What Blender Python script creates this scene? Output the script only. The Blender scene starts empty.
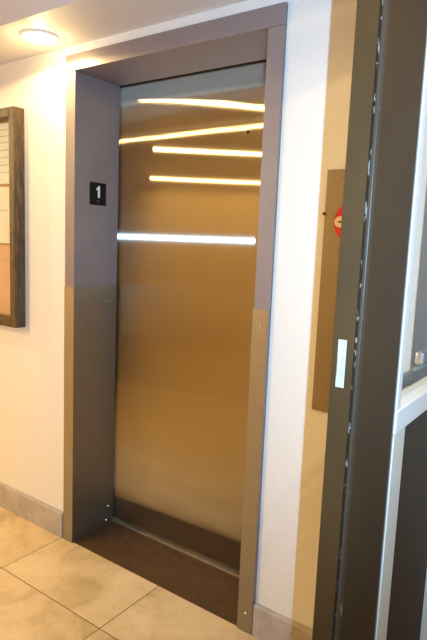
import bpy, bmesh, math, random
from mathutils import Vector, Matrix

random.seed(3)
scene = bpy.context.scene
COL = scene.collection

# ------------------------------------------------------------------ camera
cam_d = bpy.data.cameras.new('camera')
cam = bpy.data.objects.new('camera', cam_d)
COL.objects.link(cam)
YAW, PITCH, ROLL, FPX = -0.6174, -0.1347, 0.0409, 554.16
fwd = Vector((math.sin(YAW) * math.cos(PITCH), math.cos(YAW) * math.cos(PITCH), math.sin(PITCH)))
r0 = Vector((math.cos(YAW), -math.sin(YAW), 0))
u0 = r0.cross(fwd)
rt = r0 * math.cos(ROLL) + u0 * math.sin(ROLL)
up = -r0 * math.sin(ROLL) + u0 * math.cos(ROLL)
M = Matrix((rt, up, -fwd)).transposed().to_4x4()
M.translation = Vector((1.9954, -1.6533, 1.4258))
cam.matrix_world = M
cam_d.sensor_fit = 'VERTICAL'
cam_d.sensor_height = 36.0
cam_d.lens = FPX / 640 * 36.0
cam_d.clip_start = 0.02
scene.camera = cam

# ------------------------------------------------------------------ world, flash, exposure
world = bpy.data.worlds.new('world')
scene.world = world
world.use_nodes = True
wb = world.node_tree.nodes['Background']
wb.inputs['Color'].default_value = (1.0, 0.72, 0.42, 1)
wb.inputs['Strength'].default_value = 0.02

fl = bpy.data.lights.new('camera_flash', 'SPOT')
fl.energy = 104
fl.color = (0.34, 0.65, 1.0)
fl.shadow_soft_size = 0.003
fl.spot_size = math.radians(112)
fl.spot_blend = 1.0
flo = bpy.data.objects.new('camera_flash', fl)
flo.location = (2.068, -1.66, 1.47)
flo.rotation_euler = Vector((math.sin(-0.70), math.cos(-0.70), 0.03)).to_track_quat('-Z', 'Y').to_euler()
COL.objects.link(flo)

WARM = (1.0, 0.73, 0.33)
vs = scene.view_settings
vs.view_transform = 'Standard'
vs.look = 'None'
vs.gamma = 1
vs.use_curve_mapping = False
vs.exposure = 0.75

# ------------------------------------------------------------------ materials
MATS = {}


def new_mat(name):
    m = bpy.data.materials.new(name)
    m.use_nodes = True
    nt = m.node_tree
    return m, nt, nt.nodes['Principled BSDF']


def ramp(nt, fac, stops):
    r = nt.nodes.new('ShaderNodeValToRGB')
    e = r.color_ramp.elements
    while len(e) < len(stops):
        e.new(0.5)
    for k, (p, c) in enumerate(stops):
        e[k].position = p
        e[k].color = (c[0], c[1], c[2], 1)
    nt.links.new(fac, r.inputs['Fac'])
    return r.outputs['Color']


def tex_coord(nt, scale=(1, 1, 1), kind='Position'):
    g = nt.nodes.new('ShaderNodeNewGeometry')
    mp = nt.nodes.new('ShaderNodeMapping')
    mp.inputs['Scale'].default_value = scale
    nt.links.new(g.outputs['Position'], mp.inputs['Vector'])
    return mp.outputs['Vector']


def noise(nt, scale, detail=3, rough=0.55, stretch=(1, 1, 1)):
    n = nt.nodes.new('ShaderNodeTexNoise')
    n.inputs['Scale'].default_value = scale
    n.inputs['Detail'].default_value = detail
    n.inputs['Roughness'].default_value = rough
    nt.links.new(tex_coord(nt, stretch), n.inputs['Vector'])
    return n.outputs['Fac']


def bump(nt, bsdf, fac, strength, dist=0.002):
    b = nt.nodes.new('ShaderNodeBump')
    b.inputs['Strength'].default_value = strength
    b.inputs['Distance'].default_value = dist
    nt.links.new(fac, b.inputs['Height'])
    nt.links.new(b.outputs['Normal'], bsdf.inputs['Normal'])


def mat(name, col, rough=0.5, metal=0.0, var=0.06, nscale=20, stretch=(1, 1, 1), bmp=0.0, spec=0.5, aniso=None, coat=0.0):
    """plain procedural surface: colour with a faint mottling"""
    m, nt, b = new_mat(name)
    f = noise(nt, nscale, stretch=stretch)
    lo = [max(0, c * (1 - var)) for c in col]
    hi = [min(1, c * (1 + var)) for c in col]
    nt.links.new(ramp(nt, f, [(0.3, lo), (0.7, hi)]), b.inputs['Base Color'])
    b.inputs['Roughness'].default_value = rough
    b.inputs['Metallic'].default_value = metal
    b.inputs['Specular IOR Level'].default_value = spec
    b.inputs['Coat Weight'].default_value = coat
    if aniso:
        a, tan = aniso
        b.inputs['Anisotropic'].default_value = a
        c = nt.nodes.new('ShaderNodeCombineXYZ')
        for k in range(3):
            c.inputs[k].default_value = tan[k]
        nt.links.new(c.outputs[0], b.inputs['Tangent'])
    if bmp:
        bump(nt, b, f, bmp)
    MATS[name] = m
    return m


def flecked(name, base, fleck, thr, nscale, rough=0.5, stretch=(1, 1, 1), metal=0.0):
    """painted surface with small chips showing a paler colour"""
    m, nt, b = new_mat(name)
    f = noise(nt, nscale, 4, 0.6, stretch)
    g = noise(nt, 9, 2)
    lo = [c * 0.9 for c in base]
    hi = [c * 1.1 for c in base]
    cbase = ramp(nt, g, [(0.3, lo), (0.7, hi)])
    mask = ramp(nt, f, [(thr, (0, 0, 0)), (thr + 0.03, (1, 1, 1))])
    mx = nt.nodes.new('ShaderNodeMixRGB')
    nt.links.new(mask, mx.inputs['Fac'])
    nt.links.new(cbase, mx.inputs['Color1'])
    mx.inputs['Color2'].default_value = (*fleck, 1)
    nt.links.new(mx.outputs['Color'], b.inputs['Base Color'])
    b.inputs['Roughness'].default_value = rough
    b.inputs['Metallic'].default_value = metal
    b.inputs['Specular IOR Level'].default_value = 0.14
    MATS[name] = m
    return m


def emit(name, col, strength):
    m, nt, b = new_mat(name)
    b.inputs['Base Color'].default_value = (*col, 1)
    b.inputs['Emission Color'].default_value = (*col, 1)
    b.inputs['Emission Strength'].default_value = strength
    MATS[name] = m
    return m


def glass(name, tint=(1, 1, 1), rough=0.0):
    m, nt, b = new_mat(name)
    nt.nodes.remove(b)
    out = nt.nodes['Material Output']
    tr = nt.nodes.new('ShaderNodeBsdfTransparent')
    tr.inputs['Color'].default_value = (*tint, 1)
    gl = nt.nodes.new('ShaderNodeBsdfGlossy')
    gl.inputs['Roughness'].default_value = rough
    fr = nt.nodes.new('ShaderNodeFresnel')
    fr.inputs['IOR'].default_value = 1.45
    mx = nt.nodes.new('ShaderNodeMixShader')
    ge = nt.nodes.new('ShaderNodeNewGeometry')          # reflect on the outer faces only
    inv = nt.nodes.new('ShaderNodeMath')
    inv.operation = 'SUBTRACT'
    inv.inputs[0].default_value = 1.0
    nt.links.new(ge.outputs['Backfacing'], inv.inputs[1])
    mu = nt.nodes.new('ShaderNodeMath')
    mu.operation = 'MULTIPLY'
    nt.links.new(fr.outputs[0], mu.inputs[0])
    nt.links.new(inv.outputs[0], mu.inputs[1])
    nt.links.new(mu.outputs[0], mx.inputs[0])
    nt.links.new(tr.outputs[0], mx.inputs[1])
    nt.links.new(gl.outputs[0], mx.inputs[2])
    nt.links.new(mx.outputs[0], out.inputs['Surface'])
    MATS[name] = m
    return m


mat('wall_paint', (0.80, 0.77, 0.72), 0.55, var=0.02, nscale=60, bmp=0.03)
mat('dark_absorber', (0.085, 0.052, 0.030), 0.5, var=0.15, nscale=8, stretch=(6, 6, 0.6))  # dark brown chosen to soak up light right of and behind the camera
mat('lobby_paint', (0.84, 0.69, 0.46), 0.6, var=0.03, nscale=30)
mat('ceiling_paint', (0.72, 0.69, 0.66), 0.5, var=0.02, nscale=40, bmp=0.02)
mat('frame_enamel', (0.245, 0.195, 0.19), 0.36, var=0.05, nscale=6, spec=0.5)
mat('steel_cladding', (0.32, 0.30, 0.26), 0.42, metal=0.9, var=0.05, nscale=30, stretch=(1, 1, 14))
mat('screw_steel', (0.85, 0.83, 0.78), 0.25, metal=1.0)
mat('dark_gap', (0.012, 0.011, 0.010), 0.8)
mat('sill_bronze', (0.10, 0.052, 0.022), 0.6, metal=0.0, var=0.15, nscale=25, spec=0.15)
mat('sill_edge', (0.40, 0.32, 0.20), 0.5, metal=0.6)
mat('trim_plastic', (0.85, 0.83, 0.80), 0.4, var=0.01)
mat('black_plastic', (0.010, 0.008, 0.007), 0.55, spec=0.15)
mat('white_print', (0.85, 0.85, 0.85), 0.5, var=0.01)
mat('red_enamel', (0.62, 0.012, 0.018), 0.4, var=0.05)
mat('cream_print', (0.80, 0.62, 0.45), 0.5, var=0.03)
mat('panel_steel', (0.27, 0.225, 0.16), 0.45, metal=0.75, var=0.05, nscale=30, stretch=(1, 1, 12))
mat('paper_white', (0.78, 0.74, 0.70), 0.7, var=0.02)
mat('paper_cream', (0.80, 0.74, 0.64), 0.7, var=0.02)
mat('paper_orange', (0.72, 0.40, 0.24), 0.7, var=0.06, nscale=9)
mat('paper_ink', (0.42, 0.36, 0.31), 0.8)
mat('cork', (0.42, 0.24, 0.12), 0.9, var=0.25, nscale=120)
mat('brass', (0.75, 0.66, 0.48), 0.3, metal=1.0)
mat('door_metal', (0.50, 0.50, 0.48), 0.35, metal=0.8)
mat('bead_white', (0.80, 0.80, 0.78), 0.35, var=0.02)
mat('gasket_grey', (0.20, 0.20, 0.19), 0.35, var=0.05)
mat('bead_cream', (0.74, 0.69, 0.60), 0.45, var=0.02)
mat('bar_black', (0.03, 0.03, 0.032), 0.3, var=0.1)
mat('bar_steel', (0.62, 0.63, 0.66), 0.28, metal=0.9)
mat('strike_steel', (0.42, 0.40, 0.34), 0.4, metal=0.2)
mat('post_paint', (0.05, 0.028, 0.015), 0.4, var=0.08)
flecked('door_paint', (0.050, 0.025, 0.0085), (0.34, 0.30, 0.26), 0.74, 48, 0.5)
flecked('seal_scuffed', (0.016, 0.009, 0.005), (0.17, 0.14, 0.11), 0.56, 130, 0.85, (1, 1, 0.35))
flecked('edge_worn', (0.050, 0.032, 0.020), (0.22, 0.20, 0.18), 0.66, 70, 0.4, (1, 1, 0.3))
glass('clear_glass', (0.96, 0.98, 0.97))
emit('lamp_lens', (1.0, 0.80, 0.50), 5.0)


def wood():
    m, nt, b = new_mat('board_wood')
    f = noise(nt, 26, 5, 0.65, (3, 3, 0.5))
    nt.links.new(ramp(nt, f, [(0.28, (0.030, 0.016, 0.008)), (0.5, (0.075, 0.043, 0.020)), (0.74, (0.17, 0.105, 0.055))]), b.inputs['Base Color'])
    b.inputs['Roughness'].default_value = 0.45
    bump(nt, b, f, 0.15)
    MATS['board_wood'] = m


def marble_floor():
    m, nt, b = new_mat('floor_marble')
    T = 0.612
    g = nt.nodes.new('ShaderNodeNewGeometry')
    sp = nt.nodes.new('ShaderNodeSeparateXYZ')
    nt.links.new(g.outputs['Position'], sp.inputs[0])

    def mth(op, a, v=None):
        n = nt.nodes.new('ShaderNodeMath')
        n.operation = op
        for k, s in enumerate((a, v)):
            if s is None:
                continue
            if isinstance(s, (int, float)):
                n.inputs[k].default_value = s
            else:
                nt.links.new(s, n.inputs[k])
        return n.outputs[0]
    ids, masks = [], []
    for ax, off in (('X', -0.012), ('Y', -0.338)):
        q = mth('DIVIDE', mth('SUBTRACT', sp.outputs[ax], off), T)
        ids.append(mth('FLOOR', q))
        fr = mth('FRACT', q)
        d = mth('MINIMUM', fr, mth('SUBTRACT', 1.0, fr))
        masks.append(mth('LESS_THAN', d, 0.0022 / T))
    groove = mth('MAXIMUM', masks[0], masks[1])
    # every tile gets its own patch of marble: shift the pattern by the tile number
    cb = nt.nodes.new('ShaderNodeCombineXYZ')
    nt.links.new(mth('MULTIPLY', ids[0], 7.31), cb.inputs[0])
    nt.links.new(mth('MULTIPLY', ids[1], 5.17), cb.inputs[1])
    add = nt.nodes.new('ShaderNodeVectorMath')
    add.operation = 'ADD'
    nt.links.new(g.outputs['Position'], add.inputs[0])
    nt.links.new(cb.outputs[0], add.inputs[1])

    def nz(scale, detail, dist):
        n = nt.nodes.new('ShaderNodeTexNoise')
        n.inputs['Scale'].default_value = scale
        n.inputs['Detail'].default_value = detail
        n.inputs['Distortion'].default_value = dist
        nt.links.new(add.outputs[0], n.inputs['Vector'])
        return n.outputs['Fac']
    c1 = ramp(nt, nz(3.2, 6, 1.2), [(0.30, (0.56, 0.40, 0.20)), (0.5, (0.76, 0.57, 0.32)), (0.7, (0.84, 0.66, 0.40))])
    c2 = ramp(nt, nz(5.0, 8, 2.2), [(0.47, (1, 1, 1)), (0.5, (0.74, 0.66, 0.58)), (0.53, (1, 1, 1))])
    mu = nt.nodes.new('ShaderNodeMixRGB')
    mu.blend_type = 'MULTIPLY'
    mu.inputs['Fac'].default_value = 0.28
    nt.links.new(c1, mu.inputs['Color1'])
    nt.links.new(c2, mu.inputs['Color2'])
    mg = nt.nodes.new('ShaderNodeMixRGB')
    nt.links.new(groove, mg.inputs['Fac'])
    nt.links.new(mu.outputs[0], mg.inputs['Color1'])
    mg.inputs['Color2'].default_value = (0.20, 0.13, 0.07, 1)
    nt.links.new(mg.outputs[0], b.inputs['Base Color'])
    b.inputs['Roughness'].default_value = 0.38
    b.inputs['Specular IOR Level'].default_value = 0.3
    MATS['floor_marble'] = m


def stone_base():
    m, nt, b = new_mat('base_stone')
    f = noise(nt, 14, 6, 0.7)
    nt.links.new(ramp(nt, f, [(0.3, (0.36, 0.31, 0.28)), (0.7, (0.52, 0.46, 0.42))]), b.inputs['Base Color'])
    b.inputs['Roughness'].default_value = 0.45
    MATS['base_stone'] = m


def brushed(name, col, rough, tan, jitter=1.5):
    """vertically brushed stainless steel: highlights smear sideways"""
    m, nt, b = new_mat(name)
    f = noise(nt, 60, 3, 0.5, (6, 6, 0.12))
    f2 = noise(nt, 1.6, 2, 0.5)
    c = ramp(nt, f, [(0.25, [x * 0.95 for x in col]), (0.75, [x * 1.05 for x in col])])
    c2 = ramp(nt, f2, [(0.3, (0.93, 0.93, 0.93)), (0.7, (1, 1, 1))])
    mu = nt.nodes.new('ShaderNodeMixRGB')
    mu.blend_type = 'MULTIPLY'
    mu.inputs['Fac'].default_value = 1
    nt.links.new(c, mu.inputs['Color1'])
    nt.links.new(c2, mu.inputs['Color2'])
    cx = nt.nodes.new('ShaderNodeCombineXYZ')
    for k in range(3):
        cx.inputs[k].default_value = tan[k]
    out = nt.nodes['Material Output']
    nt.nodes.remove(b)
    # fine vertical scratches: every hair-wide line of the surface leans a little to one side
    g = nt.nodes.new('ShaderNodeNewGeometry')
    sp = nt.nodes.new('ShaderNodeSeparateXYZ')
    nt.links.new(g.outputs['Position'], sp.inputs[0])

    def lean(freq):
        q = nt.nodes.new('ShaderNodeMath')
        q.operation = 'MULTIPLY'
        nt.links.new(sp.outputs['X'], q.inputs[0])
        q.inputs[1].default_value = freq
        w = nt.nodes.new('ShaderNodeTexWhiteNoise')
        w.noise_dimensions = '1D'
        fl_ = nt.nodes.new('ShaderNodeMath')
        fl_.operation = 'FLOOR'
        nt.links.new(q.outputs[0], fl_.inputs[0])
        nt.links.new(fl_.outputs[0], w.inputs['W'])
        return w.outputs['Value']
    sm = nt.nodes.new('ShaderNodeMath')
    sm.operation = 'ADD'
    nt.links.new(lean(9100.0), sm.inputs[0])
    nt.links.new(lean(7300.0), sm.inputs[1])
    tl = nt.nodes.new('ShaderNodeMath')
    tl.operation = 'MULTIPLY_ADD'
    nt.links.new(sm.outputs[0], tl.inputs[0])
    tl.inputs[1].default_value = jitter
    tl.inputs[2].default_value = -jitter
    cj = nt.nodes.new('ShaderNodeCombineXYZ')
    nt.links.new(tl.outputs[0], cj.inputs[0])
    ad = nt.nodes.new('ShaderNodeVectorMath')
    ad.operation = 'ADD'
    nt.links.new(g.outputs['Normal'], ad.inputs[0])
    nt.links.new(cj.outputs[0], ad.inputs[1])
    nm = nt.nodes.new('ShaderNodeVectorMath')
    nm.operation = 'NORMALIZE'
    nt.links.new(ad.outputs[0], nm.inputs[0])
    lobes = []
    for r, an in rough:
        a = nt.nodes.new('ShaderNodeBsdfAnisotropic')
        a.distribution = 'MULTI_GGX'
        if not lobes:
            nt.links.new(nm.outputs[0], a.inputs['Normal'])
        a.inputs['Roughness'].default_value = r
        a.inputs['Anisotropy'].default_value = an
        nt.links.new(mu.outputs[0], a.inputs['Color'])
        nt.links.new(cx.outputs[0], a.inputs['Tangent'])
        lobes.append(a)
    mx = nt.nodes.new('ShaderNodeMixShader')
    mx.inputs[0].default_value = 0.76
    nt.links.new(lobes[0].outputs[0], mx.inputs[1])
    nt.links.new(lobes[1].outputs[0], mx.inputs[2])
    nt.links.new(mx.outputs[0], out.inputs['Surface'])
    MATS[name] = m


wood()
marble_floor()
stone_base()
brushed('brushed_door', (0.96, 0.86, 0.67), ((0.17, 1.0), (0.46, 1.0)), (0, 0, 1))


# ------------------------------------------------------------------ mesh helpers
def box(bm, x0, x1, y0, y1, z0, z1, bev=0.0):
    r = bmesh.ops.create_cube(bm, size=1)
    for v in r['verts']:
        v.co = Vector(((x0 + x1) / 2 + v.co.x * (x1 - x0), (y0 + y1) / 2 + v.co.y * (y1 - y0), (z0 + z1) / 2 + v.co.z * (z1 - z0)))
    if bev:
        es = list({e for v in r['verts'] for e in v.link_edges})
        bmesh.ops.bevel(bm, geom=es, offset=bev, segments=2, affect='EDGES', profile=0.5)
    return bm


def bx(*a, bev=0.0):
    return box(bmesh.new(), *a, bev=bev)


def prism(bm, pts, z0, z1, axis='z', bev=0.0):
    """extrude a 2-D outline: axis z -> (x,y), axis y -> (x,z), axis x -> (y,z)"""
    def P(a, b, c):
        return {'z': (a, b, c), 'y': (a, c, b), 'x': (c, a, b)}[axis]
    lo = [bm.verts.new(P(a, b, z0)) for a, b in pts]
    hi = [bm.verts.new(P(a, b, z1)) for a, b in pts]
    n = len(pts)
    fs = [bm.faces.new(lo), bm.faces.new(hi)]
    for k in range(n):
        fs.append(bm.faces.new((lo[k], lo[(k + 1) % n], hi[(k + 1) % n], hi[k])))
    bmesh.ops.recalc_face_normals(bm, faces=fs)
    if bev:
        bmesh.ops.bevel(bm, geom=list({e for f in fs for e in f.edges}), offset=bev, segments=2, affect='EDGES', profile=0.5)
    return bm


def disc(bm, c, r, t, axis, seg=40, r2=None):
    """short cylinder centred on c, r2 = radius of its far cap"""
    r2 = r if r2 is None else r2
    a = {'x': (1, 2, 0), 'y': (0, 2, 1), 'z': (0, 1, 2)}[axis]
    rings = []
    for off, rad in ((0, r), (t, r2)):
        ring = []
        for k in range(seg):
            th = 2 * math.pi * k / seg
            p = [0, 0, 0]
            p[a[0]] = c[a[0]] + rad * math.cos(th)
            p[a[1]] = c[a[1]] + rad * math.sin(th)
            p[a[2]] = c[a[2]] + off
            ring.append(bm.verts.new(p))
        rings.append(ring)
    fs = [bm.faces.new(rings[0]), bm.faces.new(rings[1])]
    for k in range(seg):
        fs.append(bm.faces.new((rings[0][k], rings[0][(k + 1) % seg], rings[1][(k + 1) % seg], rings[1][k])))
    bmesh.ops.recalc_face_normals(bm, faces=fs)
    return bm


def lathe(bm, c, prof, seg=48):
    """revolve (radius, z) about a vertical axis"""
    rings = []
    for r, z in prof:
        rings.append([bm.verts.new((c[0] + r * math.cos(2 * math.pi * k / seg), c[1] + r * math.sin(2 * math.pi * k / seg), c[2] + z)) for k in range(seg)])
    fs = []
    for a, b in zip(rings, rings[1:]):
        for k in range(seg):
            fs.append(bm.faces.new((a[k], a[(k + 1) % seg], b[(k + 1) % seg], b[k])))
    bmesh.ops.recalc_face_normals(bm, faces=fs)
    return bm


def world_loc(o):
    v = Vector((0, 0, 0))
    while o:
        v += o.location
        o = o.parent
    return v


def obj(name, bm, m, parent=None, base=None, smooth=False):
    """link a bmesh built in world coordinates as one mesh object"""
    origin = world_loc(parent) if parent else Vector(base or (0, 0, 0))
    bmesh.ops.translate(bm, verts=bm.verts, vec=-origin)
    me = bpy.data.meshes.new(name)
    bm.to_mesh(me)
    bm.free()
    me.materials.append(MATS[m])
    if smooth:
        for p in me.polygons:
            p.use_smooth = True
    o = bpy.data.objects.new(name, me)
    COL.objects.link(o)
    if parent:
        o.parent = parent
    else:
        o.location = origin
    return o


def tag(o, label, cat, group=None, kind=None):
    o['label'] = label
    o['category'] = cat
    if group:
        o['group'] = group
    if kind:
        o['kind'] = kind
    return o


def thing(name, loc, label, cat, group=None, kind=None):
    o = bpy.data.objects.new(name, None)
    COL.objects.link(o)
    o.empty_display_size = 0.1
    o.location = loc
    return tag(o, label, cat, group, kind)


def struct(name, bm, m):
    o = obj(name, bm, m)
    o['kind'] = 'structure'
    return o


# ------------------------------------------------------------------ the setting
XL, XR, YF = -3.4, 3.4, -5.3
W, H, CW, HW, JD = 1.062, 2.2, 0.062, 0.067, 0.252      # elevator entrance: outer width, height, casing, header, jamb depth
SZ, CZ, SY = 2.238, 2.37, -0.29                           # soffit height, ceiling height, soffit front

struct('floor', bx(XL - .1, XR + .1, YF - .1, 0.9, -0.1, 0), 'floor_marble')
b = bmesh.new()
box(b, XL, XR, SY, 0.0, SZ, CZ + .1)
box(b, XL, XR, YF, SY, CZ, CZ + .1)
struct('ceiling', b, 'ceiling_paint')
G = 0.001
b = bmesh.new()
box(b, XL, -G, 0, 0.12, 0, SZ)
box(b, W + G, XR, 0, 0.12, 0, SZ)
box(b, -G, W + G, 0, 0.12, H + G, SZ)
struct('wall_back', b, 'wall_paint')
struct('wall_left', bx(XL - .1, XL, YF, 0.12, 0, CZ + .1), 'lobby_paint')
struct('wall_right', bx(XR, XR + .1, YF, 0.12, 0, CZ + .1), 'dark_absorber')
struct('floor_bounce_absorber', bx(1.76, XR, -2.299, -0.06, 0.0, 0.006), 'dark_absorber')  # unseen dark slab, added to cut floor bounce onto the glazed door
struct('wall_light_blocker', bx(1.35, XR, -2.42, -2.30, 0, CZ), 'dark_absorber')  # unseen wall added behind the camera, keeps lamp light off the latch stile
struct('wall_front', bx(XL, XR, YF - .1, YF, 0, CZ + .1), 'lobby_paint')
b = bmesh.new()                                            # the dark shaft behind the door
box(b, -0.25, W + 0.25, 0.75, 0.80, 0, 2.6)
box(b, -0.25, -0.20, 0.125, 0.75, 0, 2.6)
box(b, W + 0.20, W + 0.25, 0.125, 0.75, 0, 2.6)
box(b, -0.20, W + 0.20, 0.125, 0.75, 2.55, 2.6)
struct('wall_shaft', b, 'dark_gap')


def baseboard(name, x0, x1):
    b = bmesh.new()
    prism(b, [(0, 0.0005), (-0.016, 0.0005), (-0.016, 0.118), (-0.012, 0.126), (0, 0.126)], x0, x1, 'x', 0)
    struct(name, b, 'base_stone')


baseboard('baseboard_left', XL, -0.010)
baseboard('baseboard_right', W + 0.004, 1.555)

# ------------------------------------------------------------------ elevator entrance
fr = thing('elevator_surround', (W / 2, 0.1, 0), 'mauve grey metal elevator door surround with steel clad lower legs, set in the white wall', 'elevator frame')
FY = -0.012
obj('header', bx(0, W, FY, JD, H - HW, H, bev=0.0015), 'frame_enamel', fr)
for s in (0, 1):
    x0, x1 = (0, CW) if s == 0 else (W - CW, W)
    obj('jamb', bx(x0, x1, FY, JD, 0.0, H - HW - 0.0008, bev=0.0015), 'frame_enamel', fr)
    t = 0.0025
    if s == 0:
        pts = [(0.001, FY), (0.001, FY - t), (CW + t, FY - t), (CW + t, JD - .004), (CW, JD - .004), (CW, FY)]
    else:
        pts = [(W - .001, FY), (W - .001, FY - t), (W - CW - t, FY - t), (W - CW - t, JD - .004), (W - CW, JD - .004), (W - CW, FY)]
    b = bmesh.new()
    prism(b, pts, 0.001, 1.212, 'z')
    cl = obj('cladding', b, 'steel_cladding', fr)
    cl['label'] = 'brushed steel lower cladding'
    if s == 0:
        for y, z in ((0.215, 1.139), (0.185, 1.142), (0.215, 0.10), (0.205, 0.03)):
            b = bmesh.new()
            disc(b, (CW + t, y, z), 0.0045, 0.0018, 'x', 14, 0.003)
            obj('screw', b, 'screw_steel', cl)
    else:
        for x, z in ((W - .030, 1.155), (W - .030, 0.075)):
            b = bmesh.new()
            disc(b, (x, FY - t, z), 0.0045, -0.0018, 'y', 14, 0.003)
            obj('screw', b, 'screw_steel', cl)

dr = thing('sliding_door', (W / 2, 0.283, 0), 'closed brushed stainless steel elevator door with golden reflections, inside the grey surround', 'elevator door', kind='thing')
obj('door_panel', bx(0.03, W - 0.03, 0.266, 0.300, 0.014, 2.18, bev=0.002), 'brushed_door', dr)
kx, kz = 0.764, 1.874
b = bmesh.new()
disc(b, (kx, 0.266, kz), 0.017, -0.0012, 'y', 28, 0.0155)
kh = obj('key_escutcheon', b, 'brushed_door', dr)
b = bmesh.new()
disc(b, (kx, 0.2648, kz), 0.0065, -0.0012, 'y', 20)
obj('keyhole', b, 'black_plastic', kh)
obj('door_gib', bx(0.10, W - 0.10, 0.276, 0.290, 0.0045, 0.014), 'black_plastic', dr)

sl = thing('elevator_sill', (W / 2, 0.13, 0), 'dark bronze metal floor sill with a bright groove edge below the elevator door', 'sill')
obj('sill_plate', bx(CW + .003, W - CW - .003, -0.006, 0.250, 0.0004, 0.004, bev=0.001), 'sill_bronze', sl)
for y in (0.205, 0.225):
    obj('rib', bx(CW + .004, W - CW - .004, y, y + 0.004, 0.004, 0.0050), 'sill_bronze', sl)
obj('track_edge', bx(CW + .003, W - CW - .003, 0.252, 0.2575, 0.0004, 0.0095, bev=0.001), 'sill_edge', sl)

# ------------------------------------------------------------------ floor number sign on the left jamb
SX = CW
sg = thing('floor_number_sign', (SX, 0.122, 1.583), 'small square black sign with a white number 1 on the jamb', 'sign')
obj('plate', bx(SX, SX + .003, 0.074, 0.171, 1.583, 1.683, bev=0.0008), 'black_plastic', sg)
x = SX + .003
Y0, Z0 = 0.074, 1.583
dig = [(0.050, 0.033), (0.050, 0.086), (0.041, 0.086), (0.038, 0.080), (0.030, 0.075), (0.030, 0.065), (0.038, 0.069), (0.038, 0.033)]
b = bmesh.new()
prism(b, [(Y0 + a + 0.008, Z0 + c) for a, c in dig], x, x + .001, 'x')
obj('numeral', b, 'white_print', sg)
for a, c in ((0.046, 0.020), (0.046, 0.013), (0.053, 0.020)):
    b = bmesh.new()
    disc(b, (x, Y0 + a, Z0 + c), 0.0017, 0.0008, 'x', 10)
    obj('braille_dot', b, 'steel_cladding', sg)

# ------------------------------------------------------------------ call panel with the red emblem
px0, px1, pz0, pz1 = 1.240, 1.470, 0.902, 1.672
cp = thing('elevator_call_panel', (1.355, 0, pz0), 'tall narrow steel call panel with red round emblem, on wall behind the glazed door', 'call panel')
obj('back_box', bx(px0 + .004, px1 - .004, -0.004, 0, pz0 + .004, pz1 - .004), 'dark_gap', cp)
obj('face_plate', bx(px0, px1, -0.010, -0.004, pz0, pz1, bev=0.002), 'panel_steel', cp)
for xx, z in ((px0 + .035, pz1 - .025), (px1 - .035, pz1 - .025), (px0 + .035, pz0 + .025), (px1 - .035, pz0 + .025)):
    b = bmesh.new()
    disc(b, (xx, -0.010, z), 0.0035, -0.001, 'y', 12)
    obj('screw', b, 'sill_edge', cp)
b = bmesh.new()
disc(b, (px0, -0.006, 1.537), 0.005, -0.008, 'y', 14)
obj('latch_pin', b, 'sill_bronze', cp)
ec = (1.339, -0.010, 1.512)
b = bmesh.new()
disc(b, ec, 0.064, -0.0015, 'y', 56)
em = obj('emblem', b, 'red_enamel', cp)
em['label'] = 'round red emblem with a cream band'
b = bmesh.new()
pts = []
for k in range(25):
    th = math.pi / 2 + math.pi * k / 24
    pts.append((ec[0] - .045 + .017 * math.cos(th), ec[2] + .017 * math.sin(th)))
for k in range(25):
    th = -math.pi / 2 + math.pi * k / 24
    pts.append((ec[0] + .045 + .017 * math.cos(th), ec[2] + .017 * math.sin(th)))
prism(b, pts, -0.0125, -0.0115, 'y')
band = obj('band', b, 'cream_print', em)
obj('dark_stripe', bx(ec[0] - .050, ec[0] + .050, -0.0132, -0.0125, ec[2] - .0022, ec[2] + .0022), 'black_plastic', band)
obj('push_button', disc(bmesh.new(), (1.355, -0.010, 1.20), 0.018, -0.006, 'y', 32, 0.016), 'screw_steel', cp)

# ------------------------------------------------------------------ directory board
dx0, dx1, dz0, dz1 = -1.02, -0.303, 0.990, 2.017
db = thing('notice_case', ((dx0 + dx1) / 2, 0, dz0), 'worn dark wooden framed notice case with glass, on the white wall left of the elevator', 'notice board')
FW = 0.042
obj('backing', bx(dx0 + .01, dx1 - .01, -0.010, -0.001, dz0 + .01, dz1 - .01), 'cork', db)


def frame_bar(x0, x1, z0, z1):
    return bx(x0, x1, -0.058, -0.0005, z0, z1, bev=0.003)


obj('frame_stile', frame_bar(dx0, dx0 + FW, dz0, dz1), 'board_wood', db)
st = obj('frame_stile', frame_bar(dx1 - FW, dx1, dz0, dz1), 'board_wood', db)
obj('frame_rail', frame_bar(dx0 + FW + .0005, dx1 - FW - .0005, dz0, dz0 + FW), 'board_wood', db)
obj('frame_rail', frame_bar(dx0 + FW + .0005, dx1 - FW - .0005, dz1 - FW, dz1), 'board_wood', db)
obj('glass_pane', bx(dx0 + FW + .0005, dx1 - FW - .0005, -0.044, -0.041, dz0 + FW + .0005, dz1 - FW - .0005), 'clear_glass', db)
b = bmesh.new()
disc(b, (dx1 - FW + .007, -0.058, 1.452), 0.0065, -0.006, 'y', 20, 0.005)
obj('lock', b, 'brass', st)


def paper(x0, x1, z0, z1, m, label, lines):
    t = thing('paper_notice', ((x0 + x1) / 2, -0.010, z0), label, 'notice', 'paper notices in the glazed case')
    obj('sheet', bx(x0, x1, -0.0125, -0.0105, z0, z1), m, t)
    if lines:
        b = bmesh.new()
        for z, f0, f1 in lines:
            box(b, x0 + (x1 - x0) * f0, x0 + (x1 - x0) * f1, -0.0132, -0.0126, z, z + .0035)
        p = obj('printed_lines', b, 'paper_ink', t)


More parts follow.
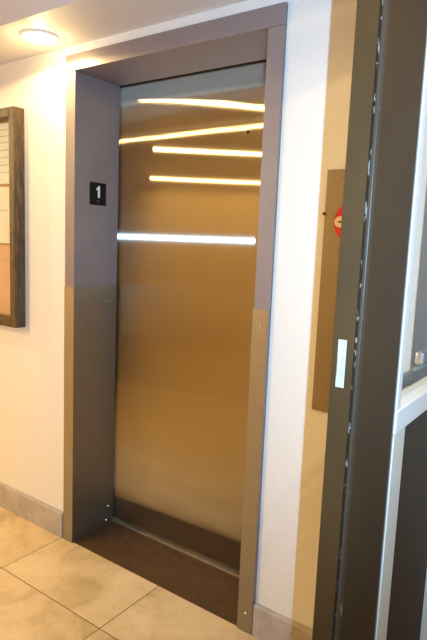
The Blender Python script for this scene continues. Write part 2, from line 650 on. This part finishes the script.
pw0, pw1 = -0.70, dx1 - FW - .006
paper(pw0, pw1, 1.678, 1.962, 'paper_white', 'pale paper notice with faint ruled lines, topmost in the wooden case',
      [(1.93, .08, .96), (1.90, .08, .96), (1.87, .08, .90), (1.835, .08, .96), (1.80, .08, .96), (1.765, .08, .9), (1.73, .08, .96)])
paper(pw0, pw1, 1.392, 1.664, 'paper_cream', 'cream paper notice in the middle of the wooden case, above the orange sheet',
      [(1.63, .1, .6), (1.55, .1, .8)])
paper(pw0, pw1, 1.040, 1.382, 'paper_orange', 'orange paper notice, lowest in the wooden case', [(1.305, .1, .93)])


# ------------------------------------------------------------------ recessed ceiling lamps
def downlight(x, y, z, power, label, first=None, kind='SPOT'):
    if first is None:
        t = thing('ceiling_downlight', (x, y, z), label, 'ceiling light', 'round ceiling downlights')
        b = bmesh.new()
        lathe(b, (x, y, z), [(0.060, -0.001), (0.063, -0.010), (0.070, -0.009), (0.079, -0.0035), (0.080, 0.0)])
        obj('trim_ring', b, 'trim_plastic', t, smooth=True)
        b = bmesh.new()
        lathe(b, (x, y, z), [(0.0620, -0.004), (0.054, -0.0095), (0.040, -0.0135), (0.020, -0.0150), (0.0005, -0.0155)])
        obj('lens', b, 'lamp_lens', t, smooth=True)
    else:
        t = first.copy()
        COL.objects.link(t)
        t.location = (x, y, z)
        tag(t, label, 'ceiling light')
        for ch in first.children:
            if ch.type == 'MESH':
                c = ch.copy()
                COL.objects.link(c)
                c.parent = t
    L = bpy.data.lights.new('bulb', kind)
    if kind == 'SPOT':                                  # the can of a recessed lamp cuts off light near the horizontal
        L.spot_size = math.radians(172)
        L.spot_blend = 0.05
    L.energy = power
    L.color = WARM
    L.shadow_soft_size = 0.016
    lo = bpy.data.objects.new('bulb', L)
    COL.objects.link(lo)
    lo.parent = t
    lo.location = (0, 0, -0.060)
    return t


d0 = downlight(0.0, -0.145, SZ, 7, 'glowing round downlight in the soffit above the left of the elevator')
gl = bpy.data.lights.new('lens_glow', 'POINT')           # the frosted lens also spills light sideways onto the soffit
gl.energy = 1.0
gl.color = WARM
gl.shadow_soft_size = 0.03
glo = bpy.data.objects.new('lens_glow', gl)
COL.objects.link(glo)
glo.parent = d0
glo.location = (0, 0, -0.06)
downlight(1.85, -1.45, CZ, 8, 'glowing round downlight in the ceiling near the glazed door', d0)
downlight(-1.45, -2.1, CZ, 56, 'glowing round downlight in the ceiling of the lobby to the left', d0)
downlight(-2.75, -4.2, CZ, 78, 'glowing round downlight in the far left corner of the lobby ceiling', d0)
downlight(-2.6, -0.75, CZ, 48, 'added unseen round downlight in the lobby ceiling beyond the notice case', d0)  # added lamp, brightens floor and left wall without a streak in the steel door
downlight(2.6, -1.35, CZ, 24, 'added unseen round downlight in the ceiling right of the glazed door', d0)  # added lamp, throws warm light on the face of the glazed door

# ------------------------------------------------------------------ the glazed door at the right
LX1, LX0, LY0, LY1, LH = 1.716, 1.674, -0.896, -0.062, 2.19
gd = thing('glazed_door', (1.695, -0.062, 0), 'open dark brown glazed door with scuffed edge and push bar, right of the elevator', 'door', kind='thing')
SW = 0.186
# latch stile with a groove cut beside its outer corner
gx = LX1 - 0.0092
pts = [(LX0, LY0 + .001), (LX0 + .001, LY0), (gx, LY0), (gx, LY0 + .006), (gx + .0042, LY0 + .006), (gx + .0042, LY0), (LX1 - .0015, LY0), (LX1, LY0 + .0015), (LX1, LY0 + SW), (LX0, LY0 + SW)]
b = bmesh.new()
prism(b, pts, 0.012, LH, 'z')
ls = obj('latch_stile', b, 'door_paint', gd)
sea = obj('edge_seal', bx(gx + .0002, gx + .0040, LY0 + .0022, LY0 + .006, 0.014, LH - .002), 'seal_scuffed', ls)
sea['label'] = 'black scuffed strip in the door edge'
ew = obj('corner_strip', bx(LX1 - .0048, LX1 + .0006, LY0 - .0012, LY0 + .012, 0.014, LH - .002, bev=0.0014), 'edge_worn', ls)
fp = obj('latch_faceplate', bx(1.6832, 1.6960, LY0 - .0015, LY0 + .0005, 1.226, 1.297, bev=0.0005), 'strike_steel', ls)
fp['label'] = 'bright steel latch plate'
obj('latch_bolt', bx(1.6855, 1.6915, LY0 - .006, LY0 - .0015, 1.245, 1.275, bev=0.001), 'strike_steel', fp)
obj('hinge_stile', bx(LX0, LX1, LY1 - .12, LY1, 0.012, LH, bev=0.0015), 'door_paint', gd)
ga = LY0 + SW + .0005
obj('gasket', bx(LX0 + .003, LX1 - .001, ga, ga + .012, 0.012, LH, bev=0.001), 'gasket_grey', gd)
ya, yb = ga + .0125, LY1 - .1205
obj('top_rail', bx(LX0, LX1, ya, yb, LH - .12, LH, bev=0.001), 'door_paint', gd)
obj('bottom_rail', bx(LX0, LX1, ya, yb, 0.012, 0.20, bev=0.001), 'door_paint', gd)
RZ0, RZ1 = 1.106, 1.150
mr = obj('middle_rail', bx(LX0 + .004, LX1 + .002, ya, yb, RZ0, RZ1, bev=0.003), 'bead_white', gd)
mr['label'] = 'white middle glazing rail'


def lite(z0, z1, bw, m, pane='glass_pane', pm='clear_glass'):
    g = obj(pane, bx(1.692, 1.697, ya, yb, z0, z1), pm, gd)
    zt, zb = z1, z0
    for y0, y1 in ((ya, ya + bw), (yb - bw, yb)):
        bb = bmesh.new()
        if y0 == ya:
            q = [(1.698, y0), (LX1 + .001, y0), (LX1 - .001, y1 - .004), (1.706, y1), (1.698, y1)]
        else:
            q = [(1.698, y1), (LX1 + .001, y1), (LX1 - .001, y0 + .004), (1.706, y0), (1.698, y0)]
        prism(bb, q, zb + .0005, zt - .0005, 'z')
        o = obj('glazing_bead', bb, m, gd)
        o['label'] = 'pale glazing bead'


lite(RZ1 + .0005, LH - .1205, 0.030, 'bead_white')
lite(0.2005, RZ0 - .0005, 0.074, 'bead_cream', 'kick_panel', 'door_paint')
pb = obj('push_bar', bx(1.618, 1.642, -0.66, -0.12, 1.118, 1.143, bev=0.006), 'bar_black', gd)
tb = obj('touch_pad', bx(1.608, 1.632, -0.210, -0.125, 1.140, 1.176, bev=0.008), 'bar_steel', pb)
tb['label'] = 'silver touch pad of the push bar'
for y in (-0.69, -0.125):
    obj('bracket', bx(1.610, 1.6735, y, y + .045, 1.092, 1.152, bev=0.004), 'bar_black', pb)

b = bmesh.new()
box(b, 1.557, 1.730, -0.055, -0.0005, 0.0, 2.16, bev=0.003)
struct('trim_1', b, 'post_paint')
for z in (1.36, 0.25, 1.92):  # hinges added; the first stands in for a bright highlight on the post
    h = obj('added_hinge', disc(bmesh.new(), (1.722, -0.058, z), 0.006, 0.10, 'z', 16), 'door_metal', gd)
